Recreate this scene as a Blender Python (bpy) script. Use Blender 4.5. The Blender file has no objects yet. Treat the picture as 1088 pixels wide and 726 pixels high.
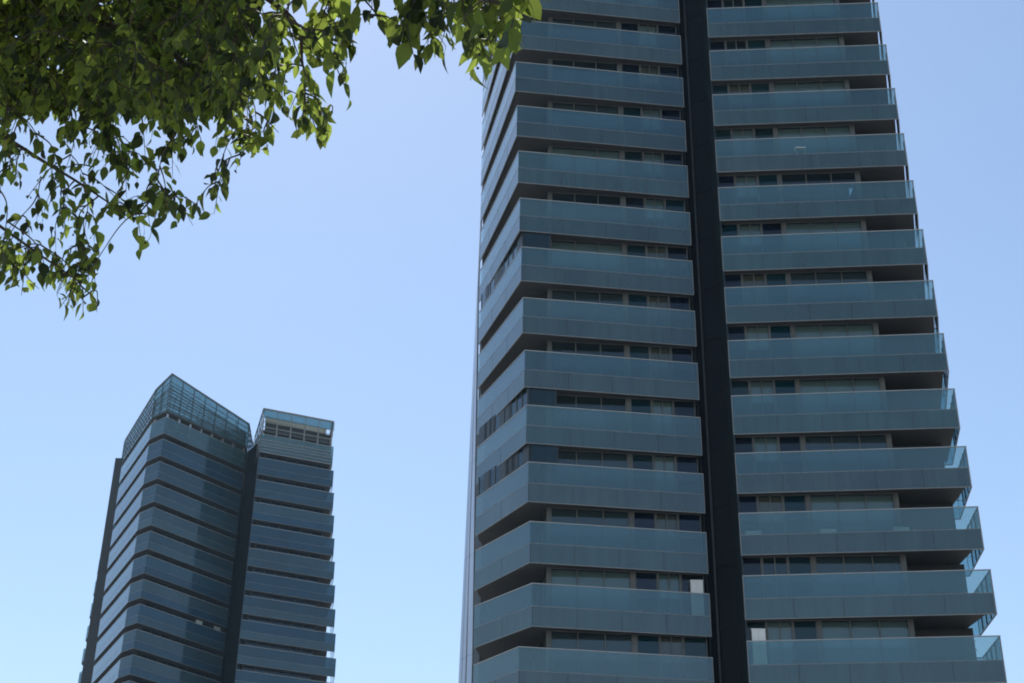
import bpy, math, random
from mathutils import Vector, Matrix
S = bpy.context.scene
COL = S.collection
R = math.radians
CAMZ = 1.6
HAZE = 0.00013

# ------------------------------------------------------------------ helpers
class MB:
    """collects shapes; build() links them as ONE mesh object"""
    def __init__(s): s.v = []; s.f = []; s.smooth = False
    def add(s, vs, fs):
        n = len(s.v); s.v += [tuple(v) for v in vs]; s.f += [tuple(i + n for i in f) for f in fs]
    def box(s, x0, x1, y0, y1, z0, z1):
        s.add([(x0,y0,z0),(x1,y0,z0),(x1,y1,z0),(x0,y1,z0),(x0,y0,z1),(x1,y0,z1),(x1,y1,z1),(x0,y1,z1)],
              [(0,3,2,1),(4,5,6,7),(0,1,5,4),(1,2,6,5),(2,3,7,6),(3,0,4,7)])
    def prism(s, poly, z0, z1, poly2=None):
        n = len(poly); p2 = poly2 or poly
        s.add([(x,y,z0) for x,y in poly] + [(x,y,z1) for x,y in p2],
              [tuple(range(n))[::-1], tuple(range(n, 2*n))] + [(i,(i+1)%n,n+(i+1)%n,n+i) for i in range(n)])
    def ribbon(s, P, z0, z1, t):
        """solid strip along plan polyline P, outer face on P, thickness t inwards (left)"""
        Q = off(P, t); n = len(P)
        vs = [(x,y,z) for z in (z0,z1) for x,y in P] + [(x,y,z) for z in (z0,z1) for x,y in Q]
        o0,o1,i0,i1 = 0,n,2*n,3*n; fs = []
        for k in range(n-1):
            fs += [(o0+k,o0+k+1,o1+k+1,o1+k),(i0+k+1,i0+k,i1+k,i1+k+1),(o1+k,o1+k+1,i1+k+1,i1+k),(o0+k+1,o0+k,i0+k,i0+k+1)]
        fs += [(o0,o1,i1,i0),(o0+n-1,i0+n-1,i1+n-1,o1+n-1)]
        s.add(vs, fs)
    def slabbox(s, p, q, z0, z1, d0, d1):
        """box along plan segment p-q between inward offsets d0 and d1"""
        n = nrm(p, q)
        a = [(p[0]+n[0]*d0, p[1]+n[1]*d0),(q[0]+n[0]*d0, q[1]+n[1]*d0),(q[0]+n[0]*d1, q[1]+n[1]*d1),(p[0]+n[0]*d1, p[1]+n[1]*d1)]
        s.prism(a, z0, z1)
    def tube(s, pts, rads, seg=6):
        pts = [Vector(p) for p in pts]; n = len(pts); vs = []; fs = []
        for i, p in enumerate(pts):
            d = (pts[min(i+1,n-1)] - pts[max(i-1,0)]).normalized()
            a = d.orthogonal().normalized(); b = d.cross(a)
            if i:                                            # keep the frame from spinning
                a = (pa - d*pa.dot(d)).normalized(); b = d.cross(a)
            pa = a
            for k in range(seg):
                t = 2*math.pi*k/seg; vs.append(p + (a*math.cos(t)+b*math.sin(t))*rads[i])
        for i in range(n-1):
            for k in range(seg):
                fs.append((i*seg+k, i*seg+(k+1)%seg, (i+1)*seg+(k+1)%seg, (i+1)*seg+k))
        fs += [tuple(range(seg))[::-1], tuple(range((n-1)*seg, n*seg))]
        s.add(vs, fs)
    def build(s, name, mat, parent=None):
        me = bpy.data.meshes.new(name); me.from_pydata(s.v, [], s.f); me.validate(); me.update()
        if s.smooth: me.polygons.foreach_set('use_smooth', [True]*len(me.polygons))
        o = bpy.data.objects.new(name, me); COL.objects.link(o)
        if mat: me.materials.append(mat)
        if parent: o.parent = parent; o.matrix_parent_inverse = parent.matrix_world.inverted()
        return o
def nrm(p, q):
    dx, dy = q[0]-p[0], q[1]-p[1]; l = math.hypot(dx, dy); return (-dy/l, dx/l)
def off(P, d):
    n = len(P); out = []
    for i in range(n):
        if i == 0: a = nrm(P[0], P[1]); out.append((P[0][0]+a[0]*d, P[0][1]+a[1]*d)); continue
        if i == n-1: a = nrm(P[-2], P[-1]); out.append((P[-1][0]+a[0]*d, P[-1][1]+a[1]*d)); continue
        a = nrm(P[i-1], P[i]); b = nrm(P[i], P[i+1]); m = (a[0]+b[0], a[1]+b[1]); k = 2.0/(m[0]**2+m[1]**2)
        out.append((P[i][0]+m[0]*k*d, P[i][1]+m[1]*k*d))
    return out
def lerp(a, b, t): return a + (b-a)*t
def lp(p, q, t): return (lerp(p[0],q[0],t), lerp(p[1],q[1],t))
def empty(name, loc, label, cat, group=None):
    o = bpy.data.objects.new(name, None); COL.objects.link(o); o.location = loc; o.empty_display_size = .2
    o['label'] = label; o['category'] = cat
    if group: o['group'] = group
    bpy.context.view_layer.update()
    return o

# ------------------------------------------------------------------ materials
def mat(name):
    m = bpy.data.materials.new(name); m.use_nodes = True; nt = m.node_tree; nt.nodes.clear()
    out = nt.nodes.new('ShaderNodeOutputMaterial'); return m, nt, out
def N(nt, t, **kw):
    n = nt.nodes.new(t)
    for k, v in kw.items(): setattr(n, k, v)
    return n
def noise_color(nt, c1, c2, scale, detail=4, coords='Object', stretch=(1,1,1)):
    tc = N(nt,'ShaderNodeTexCoord'); mp = N(nt,'ShaderNodeMapping'); mp.inputs['Scale'].default_value = stretch
    nt.links.new(tc.outputs[coords], mp.inputs[0])
    no = N(nt,'ShaderNodeTexNoise'); no.inputs['Scale'].default_value = scale; no.inputs['Detail'].default_value = detail
    nt.links.new(mp.outputs[0], no.inputs['Vector'])
    r = N(nt,'ShaderNodeValToRGB'); r.color_ramp.elements[0].position = .3; r.color_ramp.elements[1].position = .7
    r.color_ramp.elements[0].color = (*c1,1); r.color_ramp.elements[1].color = (*c2,1)
    nt.links.new(no.outputs['Fac'], r.inputs[0]); return r.outputs[0], no.outputs['Fac'], mp.outputs[0]
def principled(name, c1, c2=None, rough=.5, scale=1.5, ior=1.5, metal=0, stretch=(1,1,1), bump=0.0):
    m, nt, out = mat(name); b = N(nt,'ShaderNodeBsdfPrincipled')
    col, fac, vec = noise_color(nt, c1, c2 or c1, scale, stretch=stretch)
    nt.links.new(col, b.inputs['Base Color'])
    b.inputs['Roughness'].default_value = rough; b.inputs['IOR'].default_value = ior; b.inputs['Metallic'].default_value = metal
    if bump:
        bp = N(nt,'ShaderNodeBump'); bp.inputs['Strength'].default_value = bump; bp.inputs['Distance'].default_value = .01
        nt.links.new(fac, bp.inputs['Height']); nt.links.new(bp.outputs[0], b.inputs['Normal'])
    nt.links.new(b.outputs[0], out.inputs[0]); return m
def glass(name, tint, body, body_fac, ior=1.9, rough=.04, island=.12, wave=0.02, streak=.08):
    """thin architectural glass: clear part + a cast of body colour, reflection by Fresnel"""
    m, nt, out = mat(name)
    tr = N(nt,'ShaderNodeBsdfTransparent'); tr.inputs[0].default_value = (*tint,1)
    oi = N(nt,'ShaderNodeObjectInfo')
    hs = N(nt,'ShaderNodeHueSaturation')
    for sock, lo, hi in (('Hue',.478,.508),('Saturation',.8,1.15)):
        mr = N(nt,'ShaderNodeMapRange'); mr.inputs[3].default_value = lo; mr.inputs[4].default_value = hi
        nt.links.new(oi.outputs['Random'], mr.inputs[0]); nt.links.new(mr.outputs[0], hs.inputs[sock])
    wn = N(nt,'ShaderNodeTexWhiteNoise', noise_dimensions='1D'); nt.links.new(oi.outputs['Random'], wn.inputs['W'])
    mv = N(nt,'ShaderNodeMapRange'); mv.inputs[3].default_value = .84; mv.inputs[4].default_value = 1.16
    nt.links.new(wn.outputs[0], mv.inputs[0]); sm = N(nt,'ShaderNodeMapping'); sm.inputs['Scale'].default_value = (2.6,2.6,.12)
    st_ = N(nt,'ShaderNodeTexCoord'); nt.links.new(st_.outputs['Object'], sm.inputs[0])
    sn = N(nt,'ShaderNodeTexNoise'); sn.inputs['Scale'].default_value = 1.0; sn.inputs['Detail'].default_value = 5; nt.links.new(sm.outputs[0], sn.inputs['Vector'])
    sr = N(nt,'ShaderNodeMapRange'); sr.inputs[1].default_value = .3; sr.inputs[2].default_value = .7; sr.inputs[3].default_value = 1-streak; sr.inputs[4].default_value = 1+streak
    nt.links.new(sn.outputs['Fac'], sr.inputs[0])
    mm = N(nt,'ShaderNodeMath', operation='MULTIPLY'); nt.links.new(mv.outputs[0], mm.inputs[0]); nt.links.new(sr.outputs[0], mm.inputs[1])
    nt.links.new(mm.outputs[0], hs.inputs['Value'])
    col, fac, vec = noise_color(nt, [c*(1-island) for c in body], [c*(1+island) for c in body], .35)
    df = N(nt,'ShaderNodeBsdfDiffuse'); nt.links.new(col, hs.inputs['Color']); nt.links.new(hs.outputs[0], df.inputs[0])
    m1 = N(nt,'ShaderNodeMixShader'); m1.inputs[0].default_value = body_fac
    nt.links.new(tr.outputs[0], m1.inputs[1]); nt.links.new(df.outputs[0], m1.inputs[2])
    gl = N(nt,'ShaderNodeBsdfGlossy'); gl.inputs['Roughness'].default_value = rough; gl.inputs[0].default_value = (.93,.97,1,1)
    fr = N(nt,'ShaderNodeFresnel')                              # same reflectance on either side of the thin sheet
    gi = N(nt,'ShaderNodeNewGeometry'); io = N(nt,'ShaderNodeMapRange'); io.inputs[3].default_value = ior; io.inputs[4].default_value = 1/ior
    nt.links.new(gi.outputs['Backfacing'], io.inputs[0]); nt.links.new(io.outputs[0], fr.inputs[0])
    # gentle waviness of the sheet
    tc = N(nt,'ShaderNodeTexCoord'); nz = N(nt,'ShaderNodeTexNoise'); nz.inputs['Scale'].default_value = .8
    nt.links.new(tc.outputs['Object'], nz.inputs['Vector'])
    bp = N(nt,'ShaderNodeBump'); bp.inputs['Strength'].default_value = .12; bp.inputs['Distance'].default_value = wave
    nt.links.new(nz.outputs['Fac'], bp.inputs['Height']); nt.links.new(bp.outputs[0], gl.inputs['Normal'])
    m2 = N(nt,'ShaderNodeMixShader'); nt.links.new(fr.outputs[0], m2.inputs[0])
    nt.links.new(m1.outputs[0], m2.inputs[1]); nt.links.new(gl.outputs[0], m2.inputs[2])
    nt.links.new(m2.outputs[0], out.inputs[0]); return m

M = {}
M['rail_glass'] = glass('rail_glass', (.78,.90,.90), (.088,.203,.233), .24, 1.82)
M['side_glass'] = glass('side_glass', (.66,.84,.88), (.10,.20,.23), .22, 1.6)
M['fascia'] = glass('fascia_glass', (.40,.52,.55), (.046,.086,.082), .88, 1.98, rough=.07, island=.2, streak=.17)
M['trim'] = principled('pale_aluminium', (.40,.41,.41), (.48,.48,.475), .45, 3)
M['mid_trim'] = principled('grey_aluminium', (.24,.245,.245), (.29,.295,.29), .45, 3)
M['soffit'] = principled('soffit_concrete', (.068,.072,.078), (.092,.096,.10), .75, .9, bump=.2)
M['wall'] = principled('dark_cladding', (.045,.05,.055), (.06,.065,.07), .6, .6)
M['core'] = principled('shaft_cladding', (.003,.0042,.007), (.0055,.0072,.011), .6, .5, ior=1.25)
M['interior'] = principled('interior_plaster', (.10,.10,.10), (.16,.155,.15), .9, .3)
M['frame'] = principled('window_frame', (.105,.113,.116), (.15,.156,.156), .5, 2)
M['dark_frame'] = principled('dark_frame', (.03,.035,.04), (.05,.055,.06), .5, 2)
M['pane'] = glass('window_glass', (.80,.88,.90), (.03,.06,.08), .14, 1.6)
M['joint'] = principled('panel_joint', (.035,.045,.05), (.045,.055,.06), .6, 3)
M['lattice'] = principled('teal_grey_steel', (.07,.10,.105), (.09,.12,.125), .5, 2)
M['pane_enc'] = glass('terrace_glass', (.45,.58,.62), (.04,.075,.10), .3, 1.45)
M['pane_teal'] = glass('teal_window_glass', (.10,.30,.36), (.01,.05,.07), .55, 1.6)
M['pane_navy'] = glass('navy_window_glass', (.10,.16,.26), (.008,.015,.035), .6, 1.6)
M['blind_grey'] = principled('grey_blind', (.42,.47,.45), (.50,.54,.51), .9, 4, stretch=(1,1,12))
M['blind_pale'] = principled('pale_curtain', (.52,.53,.48), (.62,.62,.56), .9, 4, stretch=(10,10,.3))
M['blind_brown'] = principled('ochre_curtain', (.30,.20,.12), (.40,.28,.17), .9, 4, stretch=(10,10,.3))
M['blind_dark'] = principled('dark_blind', (.12,.135,.15), (.16,.17,.18), .9, 4, stretch=(1,1,12))
M['screen_panel'] = principled('pale_panel', (.46,.49,.56), (.56,.59,.65), .28, .4, ior=1.8, metal=.45, stretch=(1,1,.2))
M['cream'] = principled('sunlit_concrete', (.60,.55,.42), (.70,.64,.50), .8, .6)  # cream tone stands in for sunlight on a concrete beam
M['white'] = principled('white_enamel', (.78,.78,.76), (.84,.84,.82), .45, 2)
M['crown_glass'] = glass('crown_glass', (.54,.72,.75), (.12,.22,.245), .36, 1.7)
M['far_fascia'] = glass('far_fascia_glass', (.30,.42,.48), (.032,.076,.116), .92, 1.6, rough=.08)
M['far_rail'] = glass('far_rail_glass', (.40,.56,.64), (.038,.094,.140), .66, 1.6)
M['bark'] = principled('bark', (.05,.04,.03), (.11,.09,.07), .9, 12, stretch=(1,1,.3), bump=.6)
M['terracotta'] = principled('terracotta', (.32,.14,.08), (.38,.18,.11), .8, 6)
M['berry'] = principled('dark_berry', (.012,.010,.02), (.03,.015,.02), .4, 30)
M['ground'] = principled('paving', (.20,.19,.17), (.27,.25,.23), .9, 1.2, bump=.2)

def leaf_material(name, dark, lite, trans):
    m, nt, out = mat(name)
    geo = N(nt,'ShaderNodeNewGeometry')
    r = N(nt,'ShaderNodeValToRGB'); e = r.color_ramp.elements
    e[0].position = 0; e[0].color = (*dark,1); e[1].position = .985; e[1].color = (*lite,1)
    y = e.new(.997); y.color = (.22,.19,.03,1)
    nt.links.new(geo.outputs['Random Per Island'], r.inputs[0])
    b = N(nt,'ShaderNodeBsdfPrincipled'); b.inputs['Roughness'].default_value = .62; b.inputs['IOR'].default_value = 1.38; b.inputs['Specular IOR Level'].default_value = .3
    nt.links.new(r.outputs[0], b.inputs['Base Color'])
    t = N(nt,'ShaderNodeBsdfTranslucent')
    mx = N(nt,'ShaderNodeMix', data_type='RGBA', blend_type='MULTIPLY'); mx.inputs[0].default_value = 1
    sc = N(nt,'ShaderNodeMix', data_type='RGBA', blend_type='MIX'); sc.inputs[0].default_value = .65
    nt.links.new(r.outputs[0], sc.inputs[6]); sc.inputs[7].default_value = (*trans,1)
    nt.links.new(sc.outputs[2], t.inputs[0])
    ms = N(nt,'ShaderNodeMixShader')
    wn = N(nt,'ShaderNodeTexWhiteNoise', noise_dimensions='1D'); nt.links.new(geo.outputs['Random Per Island'], wn.inputs['W'])
    mr = N(nt,'ShaderNodeMapRange'); mr.inputs[3].default_value = .03; mr.inputs[4].default_value = .72
    nt.links.new(wn.outputs[0], mr.inputs[0]); nt.links.new(mr.outputs[0], ms.inputs[0])
    nt.links.new(b.outputs[0], ms.inputs[1]); nt.links.new(t.outputs[0], ms.inputs[2])
    nt.links.new(ms.outputs[0], out.inputs[0]); return m
M['leaf'] = leaf_material('leaf', (.008,.017,.017), (.019,.033,.024), (.54,.70,.11))

# ------------------------------------------------------------------ ground
g = MB(); g.add([(-2500,-2500,0),(2500,-2500,0),(2500,2500,0),(-2500,2500,0)], [(0,1,2,3)])
o = g.build('ground', M['ground']); o['kind'] = 'structure'

# ------------------------------------------------------------------ balcony building kit
def subpart(mb, name, m, parent): return mb.build(name, m, parent)
def band(tower, P, zb, slab_poly, mats, joints=True, rail_h=2.01, split=.95, seed=0, post=None, clear=None):
    """one storey's balcony: slab with soffit, lower glass fascia, rail glass, trims"""
    rail, fas = mats
    b = MB(); b.prism(slab_poly, zb+.13, zb+.93)
    bal = b.build('balcony', M['soffit'], tower)
    f = MB(); f.ribbon(P[:clear+1] if clear else P, zb+.02, zb+split-.012, .03)
    subpart(f, 'fascia', fas, bal)
    if clear: f = MB(); f.ribbon(P[clear:], zb+.02, zb+split-.012, .022); subpart(f, 'side_glass', M['side_glass'], bal)
    r = MB(); r.ribbon(P, zb+split+.012, zb+rail_h-.012, .022)
    subpart(r, 'rail_glass', rail, bal)
    h = MB(); h.ribbon(off(P,-.012), zb+rail_h-.012, zb+rail_h+.028, .05)
    subpart(h, 'handrail', M['trim'], bal)
    t = MB(); t.ribbon(off(P,-.008), zb-.012, zb+.02, .05); t.ribbon(off(P,-.006), zb+split-.012, zb+split+.012, .04)
    if joints:
        jm = MB()
        rnd = random.Random(seed)
        for k in range(len(P)-1):
            p, q = P[k], P[k+1]; L = math.hypot(q[0]-p[0], q[1]-p[1])
            n = max(1, round(L/2.15))
            for j in range(0 if k else 1, n):
                u = j/n if j else .004
                a = lp(p,q,u-.011/L); c = lp(p,q,u+.011/L)
                jm.slabbox(a, c, zb+.02, zb+split-.012, -.003, .02)
    if joints: jj = subpart(jm, 'panel_joints', M['joint'], bal); jj['kind'] = 'stuff'
    if post:
        for (p, q) in post:
            t.slabbox(p, q, zb+.02, zb+split-.012, -.004, .05); t.slabbox(p, q, zb+split+.012, zb+rail_h-.012, -.004, .05)
    subpart(t, 'trim', M['mid_trim'], bal)
    return bal
def win(tower, name, p, q, z0, z1, panes, glassm, blindm=None, drop=1.0, fr=.055, framem=None):
    """window in the plan segment p-q: panes, frame, blind behind"""
    L = math.hypot(q[0]-p[0], q[1]-p[1]); a = fr/L
    w = MB(); f = MB()
    f.slabbox(p, q, z0, z0+fr, -.02, .07); f.slabbox(p, q, z1-fr, z1, -.02, .07)
    for k in range(panes+1):
        u = k/panes; u0 = max(0, u-a*(.5 if 0<k<panes else 1) if k else 0); u1 = min(1, u+a*(.5 if 0<k<panes else 1))
        f.slabbox(lp(p,q,u0), lp(p,q,u1), z0+fr, z1-fr, -.02, .07)
    for k in range(panes):
        w.slabbox(lp(p,q,k/panes+a*.4), lp(p,q,(k+1)/panes-a*.4), z0+fr*.6, z1-fr*.6, .015, .03)
    o = w.build(name, glassm, tower)
    f.build('frame', framem or M['frame'], o)
    if blindm:
        bl = MB(); zl = z1-fr-(z1-z0-2*fr)*drop
        bl.slabbox(lp(p,q,a*1.2), lp(p,q,1-a*1.2), zl, z1-fr*1.1, .13, .145)
        bl.build('blind', blindm, o)
    return o

# ------------------------------------------------------------------ the near tower
FH = 3.0; ZA = 59.59 + CAMZ                                 # underside of the topmost band in view
T1 = empty('apartment_tower', (9.5,70,0), 'nearer taller slate blue glass apartment tower, running out of the top of the picture', 'tower')
RL = (9.17,67.10); RR = (10.35,64.83)
def plan(i):
    """plan of the balcony edge on storey i (0 = topmost in view, counting down)"""
    t = (i-1)/11.0
    C = (lerp(-.16,1.08,t), 65.93+.016*i); L = (lerp(-2.02,-1.55,t), lerp(75.3,69.2,t) if i < 13 else 68.7)
    E = (lerp(19.58,20.99,t), lerp(64.12,63.60,t))
    if i >= 13: C = (.52,66.03); E = (20.98,63.6)
    az = 15 if i < 7 else lerp(15, 1, min(1,(i-7)/5)); ln = lerp(7,2.9,max(0,min(1,t)))
    EB = (E[0]+math.sin(R(az))*ln, E[1]+math.cos(R(az))*ln)
    return L, C, E, EB
W = (1.75,66.95); WB = (.25,76.0); WR = (9.08,67.50); BR = (9.08,84.0); BL = (.25,84.0)
V = (10.42,65.30); V2 = (17.65,64.72); V3 = (18.6,72.5); V4 = (18.6,84.0); V5 = (10.42,84.0)
i0, i1 = -3, 14
ztop = ZA + 3*3 + 6; zlow = ZA - FH*i1
core = MB()                                                   # set-back inner walls the slabs are joined to
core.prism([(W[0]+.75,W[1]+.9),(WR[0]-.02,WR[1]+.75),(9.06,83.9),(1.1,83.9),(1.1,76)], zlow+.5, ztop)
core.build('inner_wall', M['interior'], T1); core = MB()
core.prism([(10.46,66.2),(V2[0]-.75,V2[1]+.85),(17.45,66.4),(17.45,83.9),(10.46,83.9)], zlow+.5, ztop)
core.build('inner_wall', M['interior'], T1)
sh = MB(); sh.prism([(9.10,67.62),(10.40,66.9),(10.40,84.02),(9.10,84.02)], 0, ztop+.6)
sh.build('shaft_wall', M['core'], T1)
FPM = principled('flank_panel', (.010,.018,.022), (.014,.024,.028), .4, .4)
for i in range(i0, i1+1):
    z = ZA - FH*i + .4
    j = MB(); j.prism([(9.12,67.575),(10.40,66.865),(10.40,66.895),(9.12,67.605)], z, z+.09); j.build('shaft_ledge', M['core'], T1)
dp = MB(); dp.tube([(9.5,67.32,0),(9.5,67.32,ztop)], [.055,.055], 8); dp.build('drain_pipe', M['dark_frame'], T1)
sw = MB(); sw.prism([(10.355,64.86),(10.415,64.86),(10.415,66.88),(10.355,66.92)], 0, ztop)       # flank of the right wing
sw.build('flank_panel', FPM, T1); sw = MB(); sw.prism([(9.085,67.12),(9.10,67.12),(9.10,67.6),(9.085,67.6)], 0, ztop)
sw.build('flank_panel', FPM, T1)
base = MB(); base.prism([(.9,66.4),(9.05,67.4),(9.05,83.8),(.9,83.8)], 0, zlow+.5); base.build('base_wall', M['wall'], T1); base = MB(); base.prism([(10.5,65.2),(20.4,64.4),(19.6,83.8),(10.5,83.8)], 0, zlow+.5)
base.build('base_wall', M['wall'], T1)
roof = MB(); roof.prism([(-.2,66),(9.05,67.2),(9.05,84.1),(-.2,84.1)], ztop, ztop+.5); roof.build('roof', M['wall'], T1); roof = MB(); roof.prism([(10.45,64.9),(19.4,64.2),(19.0,84.1),(10.45,84.1)], ztop, ztop+.5)
roof.build('roof', M['wall'], T1)

rw = random.Random(11)
def blind_pick(opts):
    k = rw.random(); s = 0
    for m, p, d in opts:
        s += p
        if k < s: return (M[m] if m else None), rw.uniform(*d)
    return None, 1
ENC = {6, 9, 10}                                              # storeys whose corner terrace is glazed in
for i in range(i0, i1+1):
    zb = ZA - FH*i; L, C, E, EB = plan(i); z0 = zb+.95; z1 = zb+FH+.12
    # left wing, wrapped round its sharp corner
    P = [L, C, RL]
    ins = off(P, .14)
    slab = [ins[0], ins[1], (RL[0]-.02, RL[1]+.14), (WR[0]-.03, WR[1]+.9), (W[0]+.9, W[1]+1.05), (1.25, 76.0), (.2,76.4), (ins[0][0]+.05, ins[0][1]+.7)]
    endp = (lp(RL, C, .035/8), RL)
    band(T1, P, zb, slab, (M['rail_glass'], M['fascia']), seed=i, post=[endp])
    # right wing
    P2 = [RR, E, EB] + ([(EB[0]-2.4, EB[1]+.3)] if i >= 7 else [])
    ri = .16 if i < 8 else (.2 if i < 11 else .34)
    slab2 = [(RR[0]+.04, RR[1]+.14), (E[0]-ri, lerp(RR[1],E[1],1)+.16 + (.25 if i>10 else 0)),
             ((EB[0]-ri-.05) if i < 10 else EB[0]-ri-.5, EB[1]-.05), (17.9, EB[1]+.3), (17.9, 66.2), (10.5, 66.6)]
    dE = math.hypot(E[0]-RR[0], E[1]-RR[1])
    band(T1, P2, zb, slab2, (M['rail_glass'], M['fascia']), seed=i+50, post=[(RR, lp(RR,E,.035/dE)), (lp(E,RR,.05/dE), E)], clear=1 if i >= 7 else None)
    # ---- windows of the left wing front: three wide panes, dark pane, narrow pair, dark pane
    def on(p, q, x): return lp(p, q, (x-p[0])/(q[0]-p[0]))
    low = i >= 8
    a, b_ = W, WR
    bm, dr = blind_pick([('blind_grey',.62,(.9,1)),('blind_dark',.2,(.9,1)),('blind_pale',.06,(.4,1)),(None,.12,(1,1))])
    win(T1, 'sliding_window', on(a,b_,1.93), on(a,b_,5.62), z0, z1, 3, M['pane'], bm, dr)
    tm = M[rw.choice(['pane_teal','pane_navy','pane_teal'])]
    win(T1, 'fixed_window', on(a,b_,5.80), on(a,b_,6.85), z0, z1, 1, tm)
    bm, dr = blind_pick([('blind_grey',.3,(.5,1)),('blind_pale',.25,(.6,1)),('blind_brown',.2,(.5,1)),(None,.25,(1,1))])
    win(T1, 'casement_window', on(a,b_,6.86), on(a,b_,7.90), z0, z1, 2, M['pane'], bm, dr)
    bm, dr = blind_pick([('blind_pale',.15 if i<4 else .03,(.5,1)),(None,.9,(1,1))])
    win(T1, 'fixed_window', on(a,b_,7.91), on(a,b_,9.0), z0, z1, 1, M[rw.choice(['pane_navy','pane_navy','pane_teal'])], bm, dr)
    for x0, x1 in ((1.75,1.92),(5.63,5.79)):
        pil = MB(); pil.slabbox(on(a,b_,x0), on(a,b_,x1), z0, z1, -.03, .16); pil.build('pillar', M['frame'], T1)
    # left flank
    bm, dr = blind_pick([('blind_grey',.3,(.5,1)),('blind_dark',.4,(.6,1)),(None,.3,(1,1))])
    win(T1, 'sliding_window', lp(WB,W,.06), lp(WB,W,.96), z0, z1, 6, M['pane'], bm, dr, framem=M['dark_frame'])
    # ---- right wing: dark pane, narrow pair, teal pane, three wide panes
    a, b_ = V, V2
    win(T1, 'fixed_window', on(a,b_,10.44), on(a,b_,11.32), z0, z1, 1, M[rw.choice(['pane_teal','pane_navy'])])
    bm, dr = blind_pick([('blind_grey',.35,(.5,1)),('blind_pale',.2,(.6,1)),('blind_brown',.2,(.5,1)),(None,.25,(1,1))])
    win(T1, 'casement_window', on(a,b_,11.33), on(a,b_,12.46), z0, z1, 2, M['pane'], bm, dr)
    win(T1, 'fixed_window', on(a,b_,12.47), on(a,b_,13.51), z0, z1, 1, M[rw.choice(['pane_teal','pane_navy','pane_teal'])])
    bm, dr = blind_pick([('blind_grey',.6,(.9,1)),('blind_dark',.25,(.9,1)),(None,.15,(1,1))])
    win(T1, 'sliding_window', on(a,b_,13.66), on(a,b_,17.45), z0, z1, 3, M['pane'], bm, dr)
    for x0, x1 in ((13.52,13.65),(17.46,17.65)):
        pil = MB(); pil.slabbox(on(a,b_,x0), on(a,b_,x1), z0, z1, -.03, .16); pil.build('pillar', M['frame'], T1)
    # flank of the right wing's end, seen under the terrace
    gx = .46
    fl = MB(); fl.ribbon([(17.66,66.0),(E[0]-gx,65.75),(EB[0]-gx-.2,EB[1]-.1)], z0, z1, .18)
    fl.build('end_wall', M['wall'], T1)
    win(T1, 'terrace_window', (17.9,65.985), (E[0]-gx-.4,65.78), z0, z1, 2, M['pane'], M['blind_dark'] if i % 3 else None, 1, framem=M['dark_frame'])
    # end rail stanchions on the right return
    st = MB()
    d = math.hypot(EB[0]-E[0], EB[1]-E[1])
    for u in (.7/d, 1.4/d, 2.1/d):
        st.slabbox(lp(E,EB,u), lp(E,EB,u+.05/d), zb+.03, zb+2.0, .03, .08)
    st.build('stanchion', M['dark_frame'], T1)
    if i in ENC:
        q = lp(C, RL, .17)
        e = MB(); e.ribbon(off([L,C,q],.09), zb+2.07, zb+FH+.125, .015)
        eo = e.build('terrace_glazing', M['pane_enc'], T1)
        fr = MB()
        LL = math.hypot(L[0]-C[0], L[1]-C[1]); n = 9
        fr.ribbon(off([L,C,q],.07), zb+2.07, zb+2.12, .05)
        for k in range(n+1):
            u = k/n*.97+.01; fr.slabbox(lp(L,C,u), lp(L,C,min(1,u+rw.choice([.08,.1,.5,.9])/LL)), zb+2.12, zb+FH+.125, .07, .12)
        fr.slabbox(lp(C,RL,.165), lp(C,RL,.172), zb+2.12, zb+FH+.125, .07, .12)
        fr.build('frame', M['dark_frame'], eo)

# rear wing behind the left flank: tall pale edge screens
def xo(z): return -2.09 - (49.3-z)*.0143
ZT = ztop
def fin(a, b, d, m, name):
    f = MB(); n = 14
    def pl(z):
        p = (xo(z), 77.0); q = (xo(z)+max(.06, min(.74, .7*(1-(z-25.7)/26))), 76.0); u, v = lp(p,q,a), lp(p,q,b); nn = nrm(p,q)
        return [u, v, (v[0]+nn[0]*d, v[1]+nn[1]*d), (u[0]+nn[0]*d, u[1]+nn[1]*d)]
    for k in range(n): f.prism(pl(ZT*k/n), ZT*k/n, ZT*(k+1)/n-.02, pl(ZT*(k+1)/n-.02))
    return f.build(name, m, T1)
for a, b in ((0,.22),(.25,.50),(.60,1)): fin(a, b, .10, M['screen_panel'], 'edge_screen')
rb = MB(); rb.prism([(-1.40,76.6),(.15,76.6),(.15,83.2),(-1.85,83.2),(-1.85,77.9)], 0, ZT); rb.build('rear_wall', M['wall'], T1)

# things standing on the near tower's balconies
def cabinet(x, y, zb, w, h, label):
    t = empty('balcony_cabinet', (x, y, zb), label, 'cabinet', 'white cabinets on the balconies')
    b = MB(); b.box(x-w/2, x+w/2, y, y+.42, zb+.06, zb+h-.03); b.box(x-w/2-.015, x+w/2+.015, y-.02, y+.43, zb+h-.03, zb+h); b.build('body', M['white'], t)
    for s in (-1, 1):
        d = MB(); c = x+s*w/4; d.box(c-w/4+.008, c+w/4-.008, y-.022, y-.002, zb+.08, zb+h-.05)
        do = d.build('door', M['white'], t)
        k = MB(); k.box(x+s*.03-.008, x+s*.03+.008, y-.045, y-.024, zb+h*.5, zb+h*.5+.12); k.build('handle', M['mid_trim'], do)
    p = MB()
    for sx in (-1,1):
        for sy in (.04,.38): p.box(x+sx*(w/2-.05)-.02, x+sx*(w/2-.05)+.02, y+sy-.02, y+sy+.02, zb, zb+.06)
    p.build('feet', M['dark_frame'], t)
def deck(i): return ZA - FH*i + .932
cabinet(8.62, 67.16, deck(12), .56, 1.78, 'tall white cabinet on the left wing balcony, beside the dark shaft')
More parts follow.
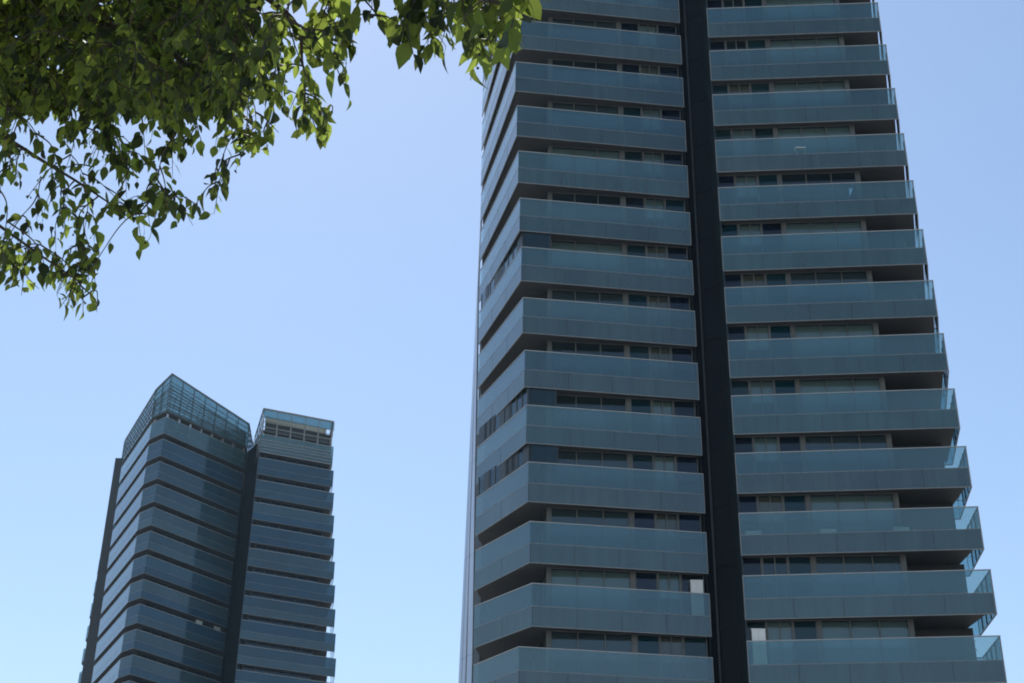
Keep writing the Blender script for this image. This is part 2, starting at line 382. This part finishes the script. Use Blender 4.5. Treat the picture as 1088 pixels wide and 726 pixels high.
cabinet(10.92, 64.98, deck(13), .60, 1.72, 'white cabinet on the right wing balcony, lowest at right of the dark shaft')
def potted(name, x, y, zb, h, label, seed):
    t = empty(name, (x,y,zb), label, 'plant', 'potted plants on the balconies')
    p = MB(); n = 12; prof = [(.10,0),(.14,.22),(.16,.24),(.16,.28),(.13,.28),(.12,.24)]
    vs = [(x+r*math.cos(2*math.pi*k/n), y+r*math.sin(2*math.pi*k/n), zb+z) for r,z in prof for k in range(n)]
    fs = [(a*n+k, a*n+(k+1)%n, (a+1)*n+(k+1)%n, (a+1)*n+k) for a in range(len(prof)-1) for k in range(n)] + [tuple(range(n))[::-1], tuple(range((len(prof)-1)*n, len(prof)*n))]
    p.add(vs, fs); p.build('pot', M['terracotta'], t)
    f = MB(); r = random.Random(seed)
    for k in range(160):
        a = r.uniform(0,6.28); rr = .34*math.sqrt(r.random()); zz = zb+.28+r.random()*h
        c = Vector((x+rr*math.cos(a), y+rr*math.sin(a), zz)); d = Vector((r.gauss(0,1),r.gauss(0,1),r.gauss(0,.6))).normalized(); e = d.orthogonal().normalized()
        f.add([c, c+d*.06+e*.03, c+d*.13, c+d*.06-e*.03], [(0,1,2,3)])
    f.build('foliage', M['leaf'], t)
    s = MB(); s.tube([(x,y,zb+.24),(x+.01,y,zb+.28+h*.9)], [.015,.006], 5); s.build('stem', M['bark'], t)
potted('potted_plant', 19.85, 64.6, deck(13), .95, 'leafy dark potted plant behind the glass of the lowest balcony, at its right end', 1)
s_pl = [(11.0,'small white planter box on a right wing balcony, nearest the dark shaft'), (14.3,'small white planter box in the middle of a right wing balcony'), (17.5,'small white planter box on a right wing balcony, nearest its free end')]
for x, lab in s_pl:
    y = lerp(RR[1], 63.65, (x-RR[0])/10.6)+.22; z = deck(11)
    t = empty('planter_box', (x,y,z), lab, 'planter', 'white planter boxes on one balcony')
    b = MB(); b.prism([(x-.32,y),(x+.32,y),(x+.32,y+.24),(x-.32,y+.24)], z, z+.30, [(x-.36,y-.02),(x+.36,y-.02),(x+.36,y+.26),(x-.36,y+.26)]); b.build('box', M['white'], t)
    r = random.Random(int(x*10)); f = MB()
    for k in range(70):
        c = Vector((x+r.uniform(-.3,.3), y+.12+r.uniform(-.09,.09), z+.30+abs(r.gauss(0,.09)))); d = Vector((r.gauss(0,1),r.gauss(0,1),r.gauss(.5,.6))).normalized(); e = d.orthogonal().normalized()
        f.add([c, c+d*.04+e*.02, c+d*.09, c+d*.04-e*.02], [(0,1,2,3)])
    f.build('foliage', M['leaf'], t)
def lounger(x, y, zb, label):
    t = empty('folding_chair', (x,y,zb), label, 'chair')
    a = MB(); a.add([(x-.25,y,zb+.42),(x+.25,y,zb+.42),(x+.25,y+.45,zb+.40),(x-.25,y+.45,zb+.40),(x-.25,y,zb+.45),(x+.25,y,zb+.45),(x+.25,y+.45,zb+.43),(x-.25,y+.45,zb+.43)],
        [(0,3,2,1),(4,5,6,7),(0,1,5,4),(1,2,6,5),(2,3,7,6),(3,0,4,7)]); a.build('seat', M['white'], t)
    b = MB(); b.add([(x-.25,y+.45,zb+.46),(x+.25,y+.45,zb+.46),(x+.25,y+.62,zb+1.0),(x-.25,y+.62,zb+1.0),(x-.25,y+.48,zb+.45),(x+.25,y+.48,zb+.45),(x+.25,y+.65,zb+.99),(x-.25,y+.65,zb+.99)],
        [(0,1,2,3),(4,7,6,5),(0,4,5,1),(1,5,6,2),(2,6,7,3),(3,7,4,0)]); b.build('backrest', M['white'], t)
    for sx in (-1,1):
        for (ya,yb) in ((.02,.40),(.42,.05)):
            l = MB(); l.tube([(x+sx*.23,y+ya,zb),(x+sx*.23,y+yb,zb+.41)], [.012,.012], 6); l.build('leg', M['white'], t)
lounger(14.7, 64.42, deck(4), 'pale folding chair seen through the glass of a high right wing balcony')

# ------------------------------------------------------------------ the far tower
ZF = 81.2 + CAMZ
T2 = empty('apartment_tower', (-36,185,0), 'farther smaller dark blue apartment tower with a glass lattice crown, left of the nearer one', 'tower')
fL, f1, f2, fRL = (-50.2,183.9), (-43.9,171.35), (-42.0,169.65), (-33.62,179.3)
fRR = (-31.05,174.35)
def fE(i): return (lerp(-22.1,-20.2,i/8.0), lerp(177.95,178.95,i/8.0))
def fEB(i):
    e = fE(i); return (e[0]-1.35, e[1]+7.5)
fRB = (-33.2,182.3)
def fplan(i):
    s = (i-4)*.07
    return [(fL[0]+s, fL[1]-s*1.6), (f1[0]+s*.6, f1[1]-s*.4), f2, fRL]
zt2 = ZF + 9.6
fc = MB()
j0, j1 = -1, 12
zl2 = ZF - FH*j1
def shrink(P, d): return off(P, d)
A = shrink([fL, f1, f2, fRL], 1.1)
lf = MB(); lf.prism([(A[0][0]+.6,A[0][1]-.5), A[1], A[2], (A[3][0]-.2,A[3][1]-.3), (-33.9,196), (-49.5,196)], zl2, ZF+2.9)
rf = MB(); rf.prism([(-30.6,175.3), (-22.9,178.6), (-25.5,196), (-30.6,196)], zl2, ZF+2.9)
rf.build('inner_wall', M['wall'], T2)
lf.build('inner_wall', M['wall'], T2)
sh = MB(); sh.prism([(-33.55,180.2),(-31.0,176.2),(-30.9,197),(-33.6,197)], 0, ZF+5.8); sh.build('shaft_wall', M['core'], T2)
fp = MB(); fp.prism([(fRR[0]-.06,fRR[1]+.05),(fRR[0],fRR[1]+.05),(-30.95,176.1),(-31.05,176.2)], 0, ZF+5.9)
fp.build('flank_panel', principled('far_flank_panel', (.05,.065,.09), (.06,.075,.10), .5, .4), T2)
bs = MB(); bs.prism([(-49.3,184.2),(-43.0,171.6),(-41.7,170.4),(-34.2,179.2),(-33.9,196),(-49.3,196)], 0, zl2); bs.build('base_wall', M['wall'], T2); bs = MB(); bs.prism([(-30.6,175.1),(-20.4,179.0),(-24.5,196),(-30.6,196)], 0, zl2)
bs.build('base_wall', M['wall'], T2)
rf2 = random.Random(5)
for i in range(j0, j1+1):
    zb = ZF - FH*i
    P = fplan(i); ins = off(P, .12)
    slab = [ins[0], ins[1], ins[2], (ins[3][0]-.03, ins[3][1]), (-34.2,182), (-48.8,188)]
    ms = (M['far_rail'], M['far_fascia']) if i >= 0 else (M['crown_glass'], M['crown_glass'])
    band(T2, P, zb, slab, ms, seed=i, rail_h=2.22)
    e, eb = fE(i), fEB(i)
    P2 = [fRR, e, eb]; ins = off(P2, .12)
    slab = [(fRR[0]+.05,fRR[1]+.15), (e[0]-(.2 if i < 6 else .9), e[1]+.15), (eb[0]-.6, eb[1]), (-29.8,eb[1])]
    band(T2, P2, zb, slab, ms, seed=i, rail_h=2.22 if i >= 0 else 2.5)
    if i >= 0:
        for (Q, n) in ((A, 5), ([(-30.6,175.3),(-22.9,178.6)], 6)):
            w = MB(); f = MB()
            for k in range(len(Q)-1):
                p, q = Q[k], Q[k+1]; d = math.hypot(q[0]-p[0], q[1]-p[1]); m = max(1, round(d/1.5))
                w.slabbox(lp(p,q,.02), lp(p,q,.98), zb+.96, zb+2.98, -.06, -.03)
                for j in range(m+1):
                    u = lerp(.02,.98,j/m); f.slabbox(lp(p,q,u-.03/d), lp(p,q,u+.03/d), zb+.96, zb+2.98, -.12, -.065)
            wo = w.build('window_band', M['pane_navy'], T2); f.build('frame', M['dark_frame'], wo)
    else:
        for Q, inset in ((P,.25),(P2,.25)):
            I = off(Q, inset)
            for k in range(len(I)-1):
                p, q = I[k], I[k+1]; d = math.hypot(q[0]-p[0], q[1]-p[1]); side = (len(I) == 4 and k == 0); m = max(1, round(d/(1.5 if side else 1.9)))
                for j in range(m+1):
                    u = lerp(.01,.98,j/m); f = MB(); f.slabbox(lp(p,q,u), lp(p,q,min(1,u+(rf2.uniform(.5,1.1) if side else .22)/d)), zb+.94, zb+3.1, 0, .22)
                    f.build('crown_column', M['screen_panel'] if rf2.random() < .2 and not side else M['mid_trim'], T2)
# crown: tall glass screens on a lattice
def rib(mb, P, za, zc, t):
    Q = off(P, t); n = len(P)
    vs = [(P[k][0],P[k][1],za[k]) for k in range(n)] + [(P[k][0],P[k][1],zc[k]) for k in range(n)] + [(Q[k][0],Q[k][1],za[k]) for k in range(n)] + [(Q[k][0],Q[k][1],zc[k]) for k in range(n)]
    fs = []
    for k in range(n-1):
        fs += [(k,k+1,n+k+1,n+k),(2*n+k+1,2*n+k,3*n+k,3*n+k+1),(n+k,n+k+1,3*n+k+1,3*n+k),(k+1,k,2*n+k,2*n+k+1)]
    fs += [(0,n,3*n,2*n),(n-1,3*n-1,4*n-1,2*n-1)]
    mb.add(vs, fs)
def screen(P, z0, z1, step, rows, gm, lm=None):
    lm = lm or M['lattice']; n = len(P); z1 = z1 if isinstance(z1, list) else [z1]*n
    s = MB(); rib(s, P, [z0+.05]*n, [z-.05 for z in z1], .03); so = s.build('crown_screen', gm, T2)
    l = MB(); Q = off(P, -.05)
    for k in range(rows+1):
        zz = [lerp(z0, z, k/rows) for z in z1]; rib(l, Q, [z-.04 for z in zz], [z+.04 for z in zz], .045)
    for k in range(n-1):
        p, q = P[k], P[k+1]; d = math.hypot(q[0]-p[0], q[1]-p[1]); m = max(1, round(d/step))
        for j in range(m+1):
            u = j/m; l.slabbox(lp(p,q,max(0,u-.04/d)), lp(p,q,min(1,u+.04/d)), z0+.042, lerp(z1[k],z1[k+1],u)-.06, -.13, -.052)
    if lm is M['mid_trim'] and rows == 1:
        rib(l, off(P,.02), [z0-.62]*n, [z0-.54]*n, .05); rib(l, off(P,.02), [z0-1.3]*n, [z0-1.2]*n, .05)
    l.build('lattice', lm, so)
    h = MB(); rib(h, off(P,-.08), [z+.045 for z in z1], [z+.17 for z in z1], .3); h.build('coping', M['mid_trim'], so)
    return so
zc0 = ZF + 6.0
Pc = fplan(-2)
screen(Pc, zc0, [ZF+9.15, ZF+9.85, ZF+11.1, ZF+9.2], 1.75, 5, M['crown_glass'])
screen([Pc[3], (-33.9,184), (-33.9,190)], zc0, ZF+9.2, 1.75, 4, M['crown_glass'])
screen([(-33.9,193),(-47.5,193),Pc[0]], zc0, ZF+9.15, 1.75, 4, M['crown_glass'])
dk = MB(); ins = off(Pc,.07); dk.prism([ins[0],ins[1],ins[2],(ins[3][0]-.05,ins[3][1]),(-34.2,192.5),(-47.2,192.5)], zc0-.12, zc0+.3)
dk.build('roof', M['soffit'], T2)
for k in range(6):                                            # braces tying the lattice to the plant room
    cb = MB(); p = lp(Pc[2], Pc[3], .12+k*.15); cb.tube([(p[0]-.4,p[1]+.5,ZF+9.1),(p[0]-2.5,p[1]+5.5,zc0+.4)], [.07,.07], 5); cb.build('brace', M['dark_frame'], T2)
lv = MB(); Q = off(Pc, .22); tops = [ZF+9.15-1.2, ZF+9.85-1.2, ZF+11.1-1.3, ZF+9.2-1.2]
for k in range(8):
    u = k/7; zz = [lerp(zc0+.42, t, u) for t in tops]; rib(lv, Q, [z-.10 for z in zz], [z+.10 for z in zz], .05)
for k in range(3):
    for u in (.02,.5,.98): c = lp(Q[k],Q[k+1],u); e_ = lp(Q[k],Q[k+1],u+.008); lv.slabbox(c, e_, zc0+.31, lerp(tops[k],tops[k+1],u), .01, .09)
lv.build('louvre', M['lattice'], T2)
pr = MB(); pr.prism([(-43.2,180),(-39,175.6),(-36,179.5),(-36,189),(-43.2,189)], zc0+.31, ZF+8.2); pr.build('plant_room', M['wall'], T2)
# right wing crown: open frame in front of a roof house, its beam coloured as sunlit concrete
e, eb = fE(-2), fEB(-2); Pr = [fRR, e, eb]
screen(Pr, ZF+7.75, ZF+8.9, 1.75, 1, M['crown_glass'], M['mid_trim'])
screen([fRB, fRR], ZF+3.2, ZF+8.9, 1.9, 3, M['crown_glass'], M['mid_trim'])
for p, q in ((fRR, e), (e, eb)):
    d = math.hypot(q[0]-p[0], q[1]-p[1]); m = round(d/1.9)
    for j in range(m+1):
        u = lerp(.01,.985,j/m); pf = MB(); pf.slabbox(lp(p,q,u), lp(p,q,min(1,u+.13/d)), ZF+5.55, ZF+7.69, .06, .19)
        pf.build('crown_column', M['mid_trim'], T2)
sl = MB(); sl.prism([(fRR[0]+.1,fRR[1]+.2),(e[0]-.3,e[1]+.2),(eb[0]-.3,eb[1]),(-30.3,eb[1])], ZF+5.95, ZF+6.15); sl.build('roof', M['soffit'], T2)
rh = MB(); rh.prism([(-31.0,176.2),(-23.0,179.7),(-24.4,188),(-32.4,188)], ZF+6.16, ZF+8.05); ro_ = rh.build('roof_house', M['wall'], T2)
rh = MB(); rh.prism([(-31.0,175.9),(-23.6,179.1),(-25.0,188),(-32.4,188)], ZF+8.06, ZF+8.75); rh.build('fascia', M['cream'], ro_)
lv = MB()
for k in range(5): lv = MB(); lv.ribbon(off(Pr,-.02), ZF+3.02+.42*k, ZF+3.10+.42*k, .05); lv.build('louvre', M['mid_trim'], T2)
for u, lab in ((.69,'pale upright windbreak panel on a far tower balcony, farther from the dark slot'),(.91,'pale upright windbreak panel on a far tower balcony, beside the dark slot')):
    P = off(fplan(7), .35); c = lp(P[2], P[3], u); z = ZF - FH*7 + .932
    L_ = math.hypot(P[3][0]-P[2][0], P[3][1]-P[2][1])
    t = empty('windbreak_panel', (c[0],c[1],z), lab, 'screen')
    a_, b_ = lp(P[2],P[3],u-.5/L_), lp(P[2],P[3],u+.5/L_)
    q = MB(); q.slabbox(lp(a_,b_,.06), lp(a_,b_,.94), z+.12, z+1.92, .01, .04); q.build('panel', M['blind_grey'], t)
    for v in (0, .94): q = MB(); q.slabbox(lp(a_,b_,v), lp(a_,b_,v+.06), z, z+2.0, 0, .06); q.build('post', M['mid_trim'], t)
# rear wing on the far left, with short projecting balconies
rr = MB(); rr.prism([(-52.5,188),(-49.3,188),(-49.3,199),(-52.5,199)], 0, ZF+8.3); rr.build('rear_wall', M['wall'], T2)
for k in range(7):
    z = ZF+7.6-1.5*k; q = MB(); q.box(-51.4,-50.6,187.93,187.97,z-.45,z+.45); o = q.build('rear_window', M['crown_glass'], T2)
    f = MB(); f.box(-51.48,-50.52,187.945,187.985,z-.53,z-.46); f.box(-51.48,-50.52,187.945,187.985,z+.46,z+.53); f.build('frame', M['dark_frame'], o)
for k in range(7):
    z = ZF-7.5-3*k; q = MB(); dx = .42+.05*k
    q.prism([(-52.52,188.6),(-52.52,194),(-52.52-dx,193.4),(-52.52-dx,189.4)], z, z+.25); o = q.build('rear_balcony', M['soffit'], T2)
    f = MB(); f.ribbon([(-52.53,194),(-52.52-dx,193.4),(-52.52-dx,189.4),(-52.53,188.6)], z+.26, z+1.9, .05); f.build('rail_glass', M['crown_glass'], o)

# ------------------------------------------------------------------ camera (needed for the tree's ray helper too)
F, PITCH, ROLL = 1657.53, 0.522986, 0.0164142
cam = bpy.data.cameras.new('Camera'); co = bpy.data.objects.new('Camera', cam); COL.objects.link(co)
cam.sensor_width = 36; cam.lens = F/1088*36; cam.clip_start = .05; cam.clip_end = 6000
CM = Matrix.Translation((0,0,CAMZ)) @ Matrix.Rotation(math.pi/2+PITCH, 4, 'X') @ Matrix.Rotation(ROLL, 4, 'Z')
co.matrix_world = CM; S.camera = co
CR = CM.to_3x3(); CI = CR.inverted(); CO = Vector((0,0,CAMZ))
def pt(x, y, d): return CO + (CR @ Vector(((x-544)/F, (363-y)/F, -1))).normalized()*d
def px(p):
    v = CI @ (Vector(p)-CO); return (544 + F*v.x/-v.z, 363 - F*v.y/-v.z) if v.z < -.1 else (9e9, 9e9)

# ------------------------------------------------------------------ the overhanging tree
rt = random.Random(20)
TB = Vector((-5.6,4.6,0))
T3 = empty('hackberry_tree', TB, 'overhanging green leafy tree with small dark berries, at the upper left', 'tree')
def smooth(pts, n=6):
    P = [Vector(p) for p in pts]; P = [P[0]*2-P[1]] + P + [P[-1]*2-P[-2]]; out = []
    for i in range(1, len(P)-2):
        for k in range(n):
            t = k/n; a,b,c,d = P[i-1],P[i],P[i+1],P[i+2]
            out.append(.5*((2*b)+(c-a)*t+(2*a-5*b+4*c-d)*t*t+(3*b-a-3*c+d)*t**3))
    out.append(P[-2]); return out
crotch = TB + Vector((.25,.15,3.9))
tr = MB(); tr.smooth = True
tp = smooth([TB-Vector((0,0,.2)), TB+Vector((.05,0,1.3)), TB+Vector((.02,.1,2.6)), crotch, crotch+Vector((.25,.4,1.5)), crotch+Vector((.5,.5,3.0))], 6)
tr.tube(tp, [lerp(.24,.07,(k/(len(tp)-1))**.8) for k in range(len(tp))], 14)
trunk = tr.build('trunk', M['bark'], T3)
limbs = [
 ([crotch, crotch+Vector((.7,.5,.75)), pt(-80,10,9.0), pt(110,10,8.6), pt(230,100,7.3), pt(275,138,6.6)], .045, .005),
 ([crotch+Vector((.2,.3,1.2)), pt(-120,-160,7.0), pt(140,-130,6.2), pt(330,-70,5.5), pt(430,-25,5.0), pt(535,5,4.5)], .06, .005),
 ([crotch+Vector((.1,.1,.3)), pt(-180,140,8.0), pt(-40,130,7.8), pt(60,180,7.6), pt(130,225,7.4)], .020, .003),
 ([pt(-100,135,7.9), pt(-30,215,7.7), pt(30,262,7.6), pt(85,300,7.5)], .012, .003),
 ([crotch+Vector((.3,.4,1.9)), pt(-100,-420,7.2), pt(160,-400,6.6), pt(380,-330,6.2)], .055, .01),
 ([pt(140,-130,6.2), pt(230,-40,6.2), pt(310,20,6.1), pt(322,70,6.1)], .02, .004),
 ([crotch+Vector((.4,.45,2.6)), pt(-60,-700,7.5), pt(150,-720,7.4)], .05, .01),
]
bm_ = MB(); bm_.smooth = True; lpts = []
for pts, ra, rb_ in limbs:
    c = smooth(pts, 8); n = len(c)
    bm_.tube(c, [lerp(ra, rb_, k/(n-1)) for k in range(n)], 8); lpts += c[6:]
# outline of the crown as seen from below (soft guide for where twigs hang)
ENV = [(-260,-760),(-260,330),(-40,322),(12,310),(30,318),(52,300),(62,330),(84,345),(108,330),(100,300),(112,272),(128,268),(146,290),(162,270),(186,252),(206,248),(226,240),(240,222),(244,205),
       (262,178),(286,164),(306,142),(330,158),(354,162),(352,128),(372,118),(378,60),(404,36),(414,58),(434,66),(446,92),(470,84),(490,98),(512,96),(528,80),(546,52),(566,42),(582,0),(560,-300),(420,-760)]
def inside(x, y, P=ENV):
    c = False; n = len(P); j = n-1
    for i in range(n):
        if (P[i][1] > y) != (P[j][1] > y) and x < (P[j][0]-P[i][0])*(y-P[i][1])/(P[j][1]-P[i][1])+P[i][0]: c = not c
        j = i
    return c
def edge_dist(x, y):
    b = 1e9; n = len(ENV)
    for i in range(n):
        (ax,ay),(bx,by) = ENV[i], ENV[(i+1)%n]; dx,dy = bx-ax, by-ay
        t = max(0, min(1, ((x-ax)*dx+(y-ay)*dy)/(dx*dx+dy*dy))); b = min(b, math.hypot(x-ax-t*dx, y-ay-t*dy))
    return b
lf = MB(); bb = MB(); bb.smooth = True
prof = [(0,0),(.14,.30),(.34,.50),(.58,.44),(.80,.23),(1.0,0)]
def leaf(p, ax, nrm_, ln, wd, cup, curl):
    ax = ax.normalized(); sd = ax.cross(nrm_).normalized(); up = sd.cross(ax).normalized()
    vs = []
    for t, w in prof:
        c = p + ax*ln*t + up*(-curl*ln*t*t)
        if w == 0: vs.append(c)
        else: vs += [c-sd*w*wd+up*cup*w*wd, c, c+sd*w*wd+up*cup*w*wd]
    fs = [(0,2,1),(0,3,2)]; b = 1
    for k in range(3): fs += [(b,b+1,b+4,b+3),(b+1,b+2,b+5,b+4)]; b += 3
    fs += [(b,b+1,b+3),(b+1,b+2,b+3)]
    lf.add(vs, fs)
def berry(p, r=.0042):
    vs = []; fs = []
    for a in range(1,4):
        for k in range(6):
            th = math.pi*a/4; f = 2*math.pi*k/6; vs.append(p+Vector((math.sin(th)*math.cos(f), math.sin(th)*math.sin(f), math.cos(th)))*r)
    vs += [p+Vector((0,0,r)), p-Vector((0,0,r))]
    for a in range(2):
        for k in range(6): fs.append((a*6+k,(a+1)*6+k,(a+1)*6+(k+1)%6,a*6+(k+1)%6))
    for k in range(6): fs += [(18,k,(k+1)%6),(19,12+(k+1)%6,12+k)]
    bb.add(vs, fs)
def twig(end, start, leaves, size, strict=True):
    ln0 = (start-end).length; h = min(1, ln0/.6)
    mid = (start+end)/2 + Vector((rt.gauss(0,.05), rt.gauss(0,.05), .07+abs(rt.gauss(0,.05))))*h
    if ln0 > .9: mid += Vector((0,0,.12))
    c = smooth([start, mid, end], 7); n = len(c)
    d = [0]
    for k in range(1,n): d.append(d[-1]+(c[k]-c[k-1]).length)
    tot = d[-1]; span = min(tot*.95, .045*leaves); s = 1; todo = []
    for q in range(leaves):
        t = tot - span*q/max(1,leaves-1) if leaves > 1 else tot
        k = 1
        while k < n-1 and d[k] < t: k += 1
        u = (t-d[k-1])/max(1e-6, d[k]-d[k-1]); p = c[k-1].lerp(c[k], u); td = (c[k]-c[k-1]).normalized()
        side = td.cross(Vector((0,0,1)));  side = side.normalized() if side.length > .1 else Vector((1,0,0)); s = -s
        ax = side*s*rt.uniform(.3,1) + td*rt.uniform(.1,.8) + Vector((rt.gauss(0,.25), rt.gauss(0,.25), -rt.uniform(.1,1.3)))
        ax.normalize()
        nr = Vector((rt.gauss(0,.55), rt.gauss(0,.55)-.15, 1))
        ln = size*(rt.uniform(.55,1.2) if q else rt.uniform(.5,.9)); pl = rt.uniform(.008,.018); b = p + ax*pl
        if strict and not inside(*px(b+ax*ln*.75)): continue
        todo.append((p, b, ax, nr, ln, q))
    if len(todo) < max(2, .55*leaves) or (strict and todo[0][5] > 1): return False
    bm_.tube(c, [lerp(.0042,.0012,k/(n-1)) for k in range(n)], 4); tree_add(c[4]); tree_add(c[9])
    for p, b, ax, nr, ln, q in todo:
        bm_.tube([p, b], [.0010,.0007], 3)
        leaf(b, ax, nr, ln, ln*rt.uniform(.46,.68), rt.uniform(.05,.55), rt.uniform(0,.5))
        if rt.random() < .10:
            e = p + Vector((rt.gauss(0,.012), rt.gauss(0,.012), -rt.uniform(.015,.035))); bm_.tube([p,e],[.0007,.0006],3); berry(e, rt.uniform(.0045,.006))
    return True
def dist_at(x, y): return lerp(7.7, 4.7, max(0,min(1,(x-60)/480)))
cells = {}
def tree_add(q): cells.setdefault((int(q.x//.5),int(q.y//.5),int(q.z//.5)), []).append(q)
for q in lpts: tree_add(q)
def near_limb(P):
    a,b,c = int(P.x//.5),int(P.y//.5),int(P.z//.5)
    for r in (1,2,4,9):
        L_ = [q for i in range(a-r,a+r+1) for j in range(b-r,b+r+1) for k in range(c-r,c+r+1) for q in cells.get((i,j,k),())]
        if L_: return min(L_, key=lambda q: (q-P).length_squared)
    return min(lpts, key=lambda q: (q-P).length_squared)
def fill(count, xr, yr, leaves, size, dj=.5, cond=None):
    n = 0; tries = 0
    while n < count and tries < count*60:
        tries += 1
        x, y = rt.uniform(*xr), rt.uniform(*yr)
        if not inside(x, y) or (cond and not cond(x,y)): continue
        P = pt(x, y, dist_at(x,y)+rt.gauss(0,dj)); st = near_limb(P + Vector((0,0,.12)))
        if (st-P).length < .12: continue
        m_ = px((st+P)/2)
        if m_[1] > 0 and not inside(*m_): continue
        if twig(P, st, rt.randint(*leaves), size): n += 1
fill(360, (-60,300), (-30,112), (6,11), .066, .6)
fill(108, (-30,260), (105,225), (4,8), .068, .4)
fill(46, (-20,240), (215,300), (3,6), .072, .3, lambda x,y: edge_dist(x,y) > 6)
fill(62, (230,380), (20,165), (3,6), .078, .3)
fill(70, (330,580), (-40,60), (3,6), .088, .25)
fill(16, (430,575), (20,90), (2,4), .098, .15)
fill(26, (50,112), (275,345), (4,6), .066, .15)
fill(15, (-10,50), (250,315), (3,6), .066, .15)
fill(520, (-240,500), (-360,-25), (8,13), .085, .8)          # the crown above the picture, which shades the part in view
fill(420, (-240,450), (-740,-300), (8,13), .10, .9)
def deep(count, xr, yr, size, d0, d1, cond=None):  # extra leaves farther back, added to shade the dense part of the crown
    n = 0
    while n < count:
        x, y = rt.uniform(*xr), rt.uniform(*yr)
        if not inside(x, y) or (y > -20 and edge_dist(x,y) < 40): continue
        P = pt(x, y, rt.uniform(d0, d1)); st = near_limb(P)
        if (st-P).length < .12: continue
        twig(P, st, rt.randint(8,13), size, False); n += 1
deep(950, (-140,250), (-60,120), .09, 7.8, 10.6)
deep(1250, (-240,270), (-440,-30), .10, 7.4, 10.0)
bm_.build('branches', M['bark'], T3)
cr = lf.build('crown', M['leaf'], T3)
bo = bb.build('berries', M['berry'], T3); bo['kind'] = 'stuff'

# ------------------------------------------------------------------ light, sky, camera settings
SUN_AZ, SUN_EL = -13.0, 55.0                                   # degrees from the view direction (+Y), clockwise
w = bpy.data.worlds.new('World'); S.world = w; w.use_nodes = True; nt = w.node_tree; nt.nodes.clear()
sky = nt.nodes.new('ShaderNodeTexSky'); sky.sky_type = 'NISHITA'; sky.sun_disc = False
sky.sun_elevation = R(SUN_EL); sky.sun_rotation = R(SUN_AZ); sky.air_density = 1.25; sky.dust_density = .25; sky.ozone_density = 1.3; sky.altitude = 20
bg = nt.nodes.new('ShaderNodeBackground'); bg.inputs['Strength'].default_value = .125
ow = nt.nodes.new('ShaderNodeOutputWorld'); nt.links.new(sky.outputs[0], bg.inputs[0]); nt.links.new(bg.outputs[0], ow.inputs[0])
sd = bpy.data.lights.new('Sun', 'SUN'); sd.energy = 5.0; sd.angle = R(.5); sd.color = (1,.95,.87)
so = bpy.data.objects.new('Sun', sd); COL.objects.link(so)
dirv = Vector((math.sin(R(SUN_AZ))*math.cos(R(SUN_EL)), math.cos(R(SUN_AZ))*math.cos(R(SUN_EL)), math.sin(R(SUN_EL))))
so.rotation_euler = dirv.to_track_quat('Z','Y').to_euler(); so.location = (0,0,120)
S.view_settings.view_transform = 'Standard'; S.view_settings.look = 'None'; S.view_settings.gamma = 1
S.view_settings.exposure = 0.25
S.render.engine = 'CYCLES'; S.cycles.filter_width = 1.9; S.cycles.max_bounces = 10; S.cycles.transparent_max_bounces = 24; S.cycles.caustics_reflective = False; S.cycles.caustics_refractive = False

hz, hnt, hout = mat('haze'); pv = N(hnt,'ShaderNodeVolumePrincipled'); pv.inputs['Color'].default_value = (.50,.76,1,1); pv.inputs['Density'].default_value = HAZE; pv.inputs['Anisotropy'].default_value = .2
hnt.links.new(pv.outputs[0], hout.inputs['Volume'])
hb = MB(); hb.box(-400,400,-60,420,-1,110); ho = hb.build('haze', hz); ho['kind'] = 'stuff'
S.cycles.volume_bounces = 0; S.cycles.volume_step_rate = 20
